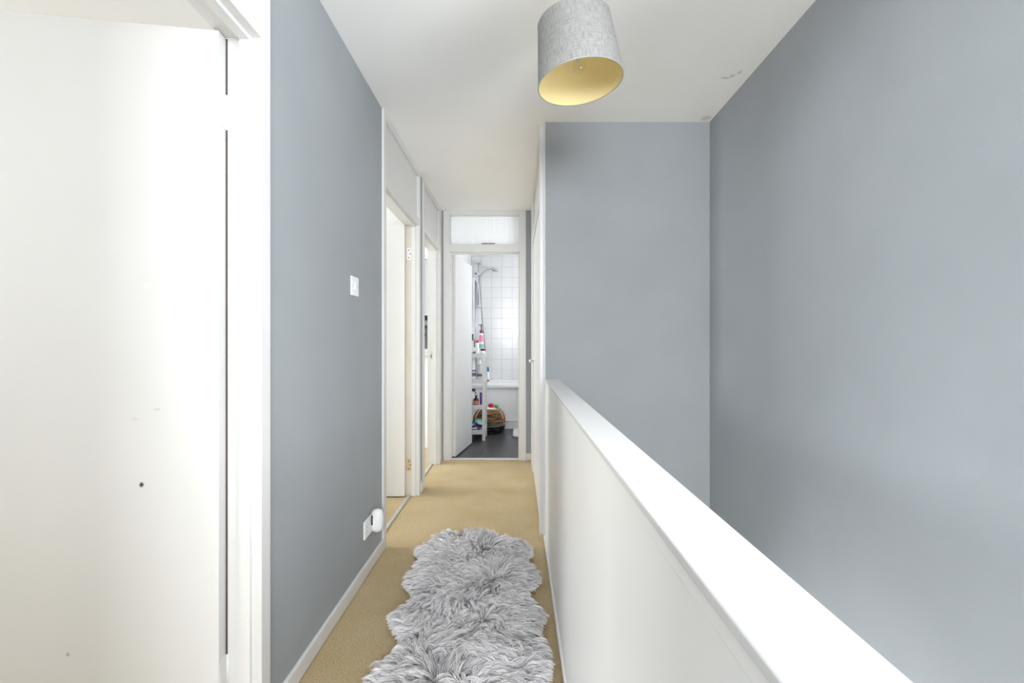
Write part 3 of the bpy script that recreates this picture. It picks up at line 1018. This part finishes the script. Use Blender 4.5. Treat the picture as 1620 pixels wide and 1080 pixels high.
GREYLAB = pm('charcoal_print', (0.10, 0.105, 0.11))
PINK = pm('pink_plastic', (0.80, 0.30, 0.45))
HOTPINK = pm('magenta_cap', (0.66, 0.03, 0.16))
REDDK = pm('dark_red_lid', (0.10, 0.008, 0.02))
REDBR = pm('red_brown_collar', (0.22, 0.06, 0.06))
GREENLAB = pm('green_leaf_print', (0.25, 0.50, 0.38))
PURPLE = pm('purple_plastic', (0.10, 0.02, 0.25))
LILAC = pm('muted_purple_print', (0.20, 0.16, 0.29))
AMBER = pm('brown_glass', (0.018, 0.008, 0.005), 0.12)
ORANGE = pm('orange_label', (0.85, 0.25, 0.10), 0.5)
REDPR = pm('red_label_print', (0.6, 0.05, 0.03), 0.5)
NAVY = pm('navy_plastic', (0.012, 0.02, 0.13))
BLUE = pm('blue_plastic', (0.02, 0.13, 0.42))
TEAL = pm('teal_film', (0.16, 0.55, 0.47), 0.25)
BLUEFILM = pm('blue_film', (0.05, 0.22, 0.62), 0.25)
PURPFILM = pm('dark_purple_film', (0.07, 0.03, 0.20), 0.3)
CLEARP = pm('cloudy_clear_plastic', (0.72, 0.74, 0.76), 0.25, 0.35)
BEIGEP = pm('beige_green_tube', (0.52, 0.52, 0.36), 0.4)
RED = pm('red_sponge', (0.55, 0.015, 0.015), 0.6)
GREEN = pm('green_sponge', (0.05, 0.48, 0.10), 0.6)
CLOTH = paint('white_cotton', (0.80, 0.79, 0.78), 0.9, 0.05, 0.4, 120)

z1s, z2s, z3s, z4s = SHELF_Z[3] + 0.0005, SHELF_Z[2] + 0.0005, SHELF_Z[1] + 0.0005, SHELF_Z[0] + 0.0005
# top tier
t = thing('tall_bottle', 'tall white bottle with charcoal upper band on the top shelf tier', 'bottle', (-0.548, 5.52, z1s))
MB().lathe([(0.020, 0), (0.021, 0.01), (0.021, 0.23), (0.014, 0.25), (0.008, 0.255)], 20).build('body', PLASTIC, t)
MB().lathe([(0.0214, 0.155), (0.0214, 0.232)], 20, cap=False).build('label_band', GREYLAB, t)
MB().lathe([(0.010, 0.255), (0.010, 0.300), (0.006, 0.306)], 16).build('cap', PLASTIC, t)
t = thing('brush_cup', 'small white cup holding a slim dark brush on the top shelf tier', 'cup', (-0.508, 5.40, z1s))
MB().lathe([(0.016, 0), (0.018, 0.07), (0.016, 0.07), (0.0145, 0.004)], 20).build('cup', PLASTIC, t)
MB().tube([(0.0, 0, 0.006), (0.002, 0, 0.14)], 0.0045, 8).build('brush_handle', GREYLAB, t)
MB().box(-0.006, 0.006, -0.004, 0.004, 0.135, 0.165).build('brush_head', GREYLAB, t, 0.002)
t = thing('lotion_bottle', 'round white lotion bottle with magenta cap on the top shelf tier', 'bottle', (-0.472, 5.40, z1s))
MB().lathe([(0.019, 0), (0.0205, 0.008), (0.0205, 0.115), (0.013, 0.128)], 20).build('body', PLASTIC, t)
MB().lathe([(0.0165, 0.126), (0.0165, 0.150), (0.012, 0.158)], 18).build('cap', HOTPINK, t)
t = thing('pump_bottle', 'pink and white pump bottle with black pump on the top shelf tier', 'bottle', (-0.432, 5.50, z1s))
MB().lathe([(0.026, 0), (0.028, 0.01), (0.028, 0.215), (0.018, 0.24), (0.011, 0.248)], 22).build('body', PLASTIC, t)
MB().lathe([(0.0284, 0.135), (0.0284, 0.218)], 22, cap=False).build('pink_label', PINK, t)
MB().lathe([(0.0284, 0.06), (0.0284, 0.11)], 22, cap=False).build('green_label', GREENLAB, t)
MB().lathe([(0.020, 0.240), (0.021, 0.245), (0.021, 0.272), (0.012, 0.280)], 18).build('collar', REDBR, t)
m = MB().lathe([(0.006, 0.28), (0.006, 0.33), (0.012, 0.332), (0.012, 0.345)], 14)
m.tube([(0, 0, 0.340), (-0.030, 0, 0.338)], 0.005, 8)
m.build('pump', DARK, t)
t = thing('cream_jar', 'low white cream jar with dark red lid on the top shelf tier', 'jar', (-0.402, 5.345, z1s))
MB().lathe([(0.026, 0), (0.028, 0.004), (0.028, 0.032)], 22).build('body', PLASTIC, t)
MB().lathe([(0.0295, 0.032), (0.0295, 0.052), (0.027, 0.055)], 22).build('lid', REDDK, t)
t = thing('cosmetic_tube', 'beige green cosmetic tube lying on the top shelf tier', 'tube', (-0.545, 5.335, z1s))
MB().tube([(-0.05, 0, 0.012), (0.0, 0, 0.012), (0.035, 0.0, 0.012)], [0.012, 0.012, 0.010], 12).build('body', BEIGEP, t)
MB().tube([(0.035, 0, 0.012), (0.055, 0, 0.012)], 0.011, 12).build('cap', GREYLAB, t)
# second tier
t = thing('conditioner_bottle', 'tapered white bottle with purple print on the second shelf tier', 'bottle', (-0.522, 5.42, z2s))
MB().lathe([(0.032, 0), (0.034, 0.01), (0.033, 0.10), (0.024, 0.20), (0.017, 0.235), (0.014, 0.24)], 22).build('body', PLASTIC, t)
for za, zb in ((0.030, 0.075), (0.088, 0.108)):
    MB().lathe([(0.0345, za), (0.0338, zb)], 22, cap=False).build('label_band', LILAC, t)
t = thing('clear_bottle', 'cloudy clear bottle with white cap on the second shelf tier', 'bottle', (-0.446, 5.42, z2s))
MB().lathe([(0.028, 0), (0.031, 0.008), (0.031, 0.15), (0.020, 0.168), (0.014, 0.172)], 22).build('body', CLEARP, t)
MB().lathe([(0.021, 0.170), (0.021, 0.20), (0.016, 0.205), (0.016, 0.235), (0.012, 0.24)], 18).build('cap', PLASTIC, t)
MB().lathe([(0.0314, 0.03), (0.0314, 0.06)], 22, cap=False).build('label_band', GREYLAB, t)
# third tier
t = thing('brown_bottle', 'small brown glass bottle with orange label on the third shelf tier', 'bottle', (-0.484, 5.375, z3s))
MB().lathe([(0.028, 0), (0.031, 0.005), (0.031, 0.055), (0.026, 0.068), (0.014, 0.080), (0.011, 0.092), (0.014, 0.100), (0.017, 0.110)], 24).build('body', AMBER, t)
me_ = MB()
for za, zb in ((0.008, 0.048),):
    n = 14
    for k in range(n + 1):
        a = -math.pi / 2 - 0.85 + 1.7 * k / n
        me_.v += [(0.0316 * math.cos(a), 0.0316 * math.sin(a), za), (0.0316 * math.cos(a), 0.0316 * math.sin(a), zb)]
    for k in range(n):
        me_.f.append((2 * k, 2 * k + 2, 2 * k + 3, 2 * k + 1))
        me_.sm.append(True)
lb = me_.build('label', ORANGE, t)
MB().box(-0.014, 0.014, -0.0335, -0.0318, 0.024, 0.038).build('label_print', REDPR, lb)
t = thing('purple_tube', 'slim purple bottle standing on the third shelf tier', 'bottle', (-0.427, 5.38, z3s))
MB().lathe([(0.0135, 0), (0.0145, 0.004), (0.0145, 0.135), (0.010, 0.143)], 18).build('body', PURPLE, t)
MB().lathe([(0.0148, 0.10), (0.0148, 0.101)], 18, cap=False).build('cap_line', LILAC, t)
t = thing('spray_bottle', 'white spray bottle with navy trigger on the third shelf tier', 'bottle', (-0.538, 5.42, z3s))
MB().lathe([(0.028, 0), (0.030, 0.008), (0.030, 0.10), (0.016, 0.135), (0.012, 0.150)], 20).build('body', PLASTIC, t)
m = MB().box(-0.022, 0.042, -0.010, 0.010, 0.152, 0.182)
m.build('trigger_head', NAVY, t, 0.004)
MB().tube([(0.030, 0, 0.156), (0.044, 0, 0.140), (0.046, 0, 0.118)], 0.005, 8).build('trigger', NAVY, t)


# bottom tier: soft packs
def pouch(name, label, mat, loc, rot, sx, sy, sz, extra=None):
    p = thing(name, label, 'pack', loc)
    p.rotation_euler = rot
    loops = []
    for k in range(9):
        u = -1 + 2 * k / 8
        w = (1 - abs(u) ** 3.5) * 0.93 + 0.07
        lp = []
        for q in range(16):
            a = 2 * math.pi * q / 16
            lp.append((u * sx / 2, sy / 2 * math.cos(a) * (0.9 + 0.1 * abs(u)), sz / 2 + sz / 2 * math.sin(a) * w * (1 + 0.12 * math.sin(q * 2.3 + k))))
        loops.append(lp)
    MB().loft(loops, True, True).build('pouch', mat, p)
    if extra:
        MB().box(-sx * 0.22, sx * 0.22, -sy * 0.515, -sy * 0.46, sz * 0.25, sz * 0.75).build('label_patch', extra, p)
    return p


pouch('wipes_pack', 'dark purple soft pack lying under other packs on the lowest shelf tier', PURPFILM, (-0.515, 5.42, z4s + 0.004), (0, 0, 0.0), 0.20, 0.14, 0.030, PLASTIC)
pouch('blue_refill_pack', 'blue soft pack lying on a purple pack on the lowest shelf tier', BLUEFILM, (-0.545, 5.40, z4s + 0.040), (0, 0.0, 0.1), 0.10, 0.10, 0.036, PLASTIC)
pouch('teal_refill_pack', 'teal soft pack leaning on top of the lowest shelf tier', TEAL, (-0.440, 5.44, z4s + 0.055), (0.2, 0.22, 0.0), 0.13, 0.10, 0.05, PLASTIC)

# bottle on the rim of the bath
t = thing('bath_foam_bottle', 'pale bottle with blue cap standing on the bath rim', 'bottle', (-0.388, 6.063, 0.600))
MB().lathe([(0.018, 0), (0.020, 0.006), (0.020, 0.14), (0.012, 0.165)], 20).build('body', PLASTIC, t)
MB().lathe([(0.015, 0.160), (0.017, 0.170), (0.015, 0.205), (0.006, 0.225)], 18).build('cap', BLUE, t)
MB().lathe([(0.0204, 0.03), (0.0204, 0.05)], 20, cap=False).build('label_band', GREYLAB, t)

# woven basket
WOVEN = new_mat('woven_brown_straw', (0.2, 0.12, 0.05), 0.85, spec=0.2)
v = texco(WOVEN)
sx = N(WOVEN, 'ShaderNodeSeparateXYZ')
L(WOVEN, v, sx.inputs[0])
mpw = N(WOVEN, 'ShaderNodeMapping')
mpw.inputs['Scale'].default_value = (9, 9, 70)
L(WOVEN, v, mpw.inputs[0])
nzw = noise(WOVEN, mpw.outputs[0], 1.0, 4, 0.65)
brown = mixc(WOVEN, mrange(WOVEN, nzw, 0.38, 0.62), (0.045, 0.024, 0.010), (0.34, 0.20, 0.10))
black = mixc(WOVEN, mrange(WOVEN, nzw, 0.50, 0.66), (0.008, 0.008, 0.006), (0.10, 0.09, 0.06))
L(WOVEN, mixc(WOVEN, mrange(WOVEN, sx.outputs[2], 0.135, 0.15), black, brown), bsdf(WOVEN).inputs['Base Color'])
bump(WOVEN, nzw, 0.9, 0.01)
STRAP = paint('tan_woven_strap', (0.55, 0.38, 0.26), 0.85, 0.15, 0.6, 180)
BEAD = pm('pale_shell_bead', (0.62, 0.60, 0.52), 0.5)
BKX, BKY = -0.355, 5.826
bk = thing('woven_basket', 'round brown and black woven straw basket on the bathroom floor', 'basket', (BKX, BKY, 0))
prof = [(0.150, 0.0), (0.178, 0.012), (0.196, 0.05), (0.206, 0.10), (0.209, 0.15), (0.203, 0.20), (0.182, 0.25), (0.148, 0.285), (0.120, 0.300)]
loops = []
fine = []
for i in range(len(prof) - 1):
    for k in range(6):
        t_ = k / 6
        fine.append((prof[i][0] * (1 - t_) + prof[i + 1][0] * t_, prof[i][1] * (1 - t_) + prof[i + 1][1] * t_))
fine.append(prof[-1])
for i, (r, z) in enumerate(fine):
    rr = r - 0.0035 * (i % 2)
    loops.append([(rr * math.cos(2 * math.pi * k / 48), rr * math.sin(2 * math.pi * k / 48), z) for k in range(48)])
inner = [(r - 0.01, z) for r, z in reversed(prof[2:])]
for r, z in inner:
    loops.append([(r * math.cos(2 * math.pi * k / 48), r * math.sin(2 * math.pi * k / 48), z) for k in range(48)])
MB().loft(loops, True, True).build('body', WOVEN, bk)
MB().tube([(0.118 * math.cos(2 * math.pi * k / 40), 0.118 * math.sin(2 * math.pi * k / 40), 0.302) for k in range(40)], 0.008, 8, True).build('rim', STRAP, bk)
for a in (-0.55, -2.5, 1.0):
    pts = [((r + 0.004) * math.cos(a), (r + 0.004) * math.sin(a), z) for r, z in prof[3:]]
    MB().tube(pts, 0.011, 8).build('strap', STRAP, bk)
m = MB()
for row, z in enumerate((0.105, 0.125)):
    for k in range(56):
        a = 2 * math.pi * (k + 0.5 * row) / 56
        r = 0.2075
        x, y = r * math.cos(a), r * math.sin(a)
        m.box(x - 0.0045, x + 0.0045, y - 0.0045, y + 0.0045, z - 0.004, z + 0.004)
bo = m.build('bead_rows', BEAD, bk)
bo['kind'] = 'stuff'
# things heaped in the basket
cl_ = MB()
loops = []
for i in range(7):
    f = i / 6
    r = 0.100 * math.cos(f * math.pi / 2) + 0.004
    z = 0.285 + 0.042 * math.sin(f * math.pi / 2)
    loops.append([(r * (1 + 0.06 * math.sin(5 * a_ + i)) * math.cos(a_), r * (1 + 0.06 * math.cos(4 * a_ + i)) * math.sin(a_), z + 0.008 * math.sin(3 * a_ + 2 * i))
                  for a_ in [2 * math.pi * k / 28 for k in range(28)]])
cl_.loft(loops, True, True)
tag(cl_.build('folded_towel', CLOTH, loc=(BKX, BKY, 0)), 'white towel heaped in the woven basket', 'towel')


def lump(name, label, cat, mat, loc, r, seed, sq=(1, 1, 1)):
    rr = random.Random(seed)
    ph = [rr.uniform(0, 6) for _ in range(6)]
    loops = []
    for i in range(9):
        th = math.pi * (i + 0.3) / 8.6
        lp = []
        for k in range(16):
            a = 2 * math.pi * k / 16
            q = r * (1 + 0.10 * math.sin(3 * a + ph[0]) * math.sin(2 * th + ph[1]) + 0.06 * math.cos(5 * a + ph[2]))
            lp.append((sq[0] * q * math.sin(th) * math.cos(a), sq[1] * q * math.sin(th) * math.sin(a), sq[2] * r * (1 - math.cos(th))))
        loops.append(lp)
    return tag(MB().loft(loops, True, True).build(name, mat, loc=loc), label, cat)


lump('red_sponge', 'red bath sponge on the towel in the basket', 'sponge', RED, (BKX + 0.025, BKY - 0.03, 0.318), 0.030, 3, (1.25, 1, 0.9))
lump('green_sponge', 'small green bath sponge at the basket rim', 'sponge', GREEN, (BKX + 0.092, BKY - 0.02, 0.312), 0.024, 5, (1.1, 1, 0.9))

# bath mat
MAT = paint('cream_bath_mat', (0.74, 0.71, 0.66), 0.95, 0.06, 0.9, 150)
mt = thing('bath_mat', 'cream bath mat with rounded corners beside the bath', 'mat', (0.25, 5.75, 0))
lps = [rrect(-0.30, 0.30, -0.265, 0.265, 0.07, 0.0), rrect(-0.305, 0.305, -0.27, 0.27, 0.07, 0.010), rrect(-0.295, 0.295, -0.26, 0.26, 0.07, 0.018),
       rrect(-0.275, 0.275, -0.24, 0.24, 0.06, 0.019)]
MB().loft(lps, True, True).build('pile', MAT, mt)
MB().tube(rrect(-0.285, 0.285, -0.25, 0.25, 0.065, 0.018), 0.006, 6, True).build('edge_binding', CLOTH, mt)

# ------------------------------------------------------------------ outside the small bedroom window
STUCCO = paint('olive_grey_render', (0.34, 0.34, 0.30), 0.9, 0.08, 0.2, 20)
ROOF = paint('dark_roof_felt', (0.03, 0.03, 0.035), 0.8, 0.1, 0.2, 20)
LEAFG = pm('dark_green_leaf', (0.045, 0.07, 0.03), 0.6)
LAWN = paint('lawn', (0.09, 0.13, 0.05), 0.95, 0.2, 0.3, 8)
struct(boxes('ground_outside', [(-14, 4, 7.2, 22, -2.9, -2.8)], LAWN), 'lawn outside the bedroom window', 'ground')
nb = thing('neighbour_building', 'olive grey rendered building with dark flat roof outside the bedroom window', 'building', (-4.0, 12.0, -2.8))
o = Vector((-4, 12, -2.8))
box('wall', (-8.0, 0.0, 12.0, 16.0, -2.8, 1.62), STUCCO, nb, origin=o)
box('fascia', (-8.1, 0.1, 11.93, 12.0, 1.62, 1.74), WHITE, nb, origin=o)
box('roof', (-8.2, 0.2, 11.85, 16.1, 1.74, 1.86), ROOF, nb, 0.01, origin=o)
for k in range(4):
    cx = -3.55 + 0.62 * k
    pl_ = thing('climbing_plant', 'thin dark green climbing plant against the olive grey building', 'plant', (cx, 11.93, -2.8), group='climbing plants on the building')
    m = MB()
    for q in range(22):
        z = random.uniform(2.6, 4.35)
        x = max(-0.24, min(0.24, random.gauss(0, 0.11)))
        s = random.uniform(0.03, 0.06)
        a = random.uniform(0, 6.28)
        b0 = len(m.v)
        y = random.uniform(-0.05, 0.04)
        for an in (a, a + 1.57, a + 3.14, a + 4.71):
            m.v.append((x + s * math.cos(an), y + random.uniform(-0.02, 0.02), z + s * math.sin(an)))
        m.f.append((b0, b0 + 1, b0 + 2, b0 + 3))
        m.sm.append(False)
    m.build('foliage', LEAFG, pl_)['kind'] = 'stuff'
    MB().tube([(0, 0, 0), (0.03, 0, 1.5), (-0.02, 0, 3.0), (0.0, 0.02, 4.3)], 0.012, 6).build('stem', BAREWOOD, pl_)
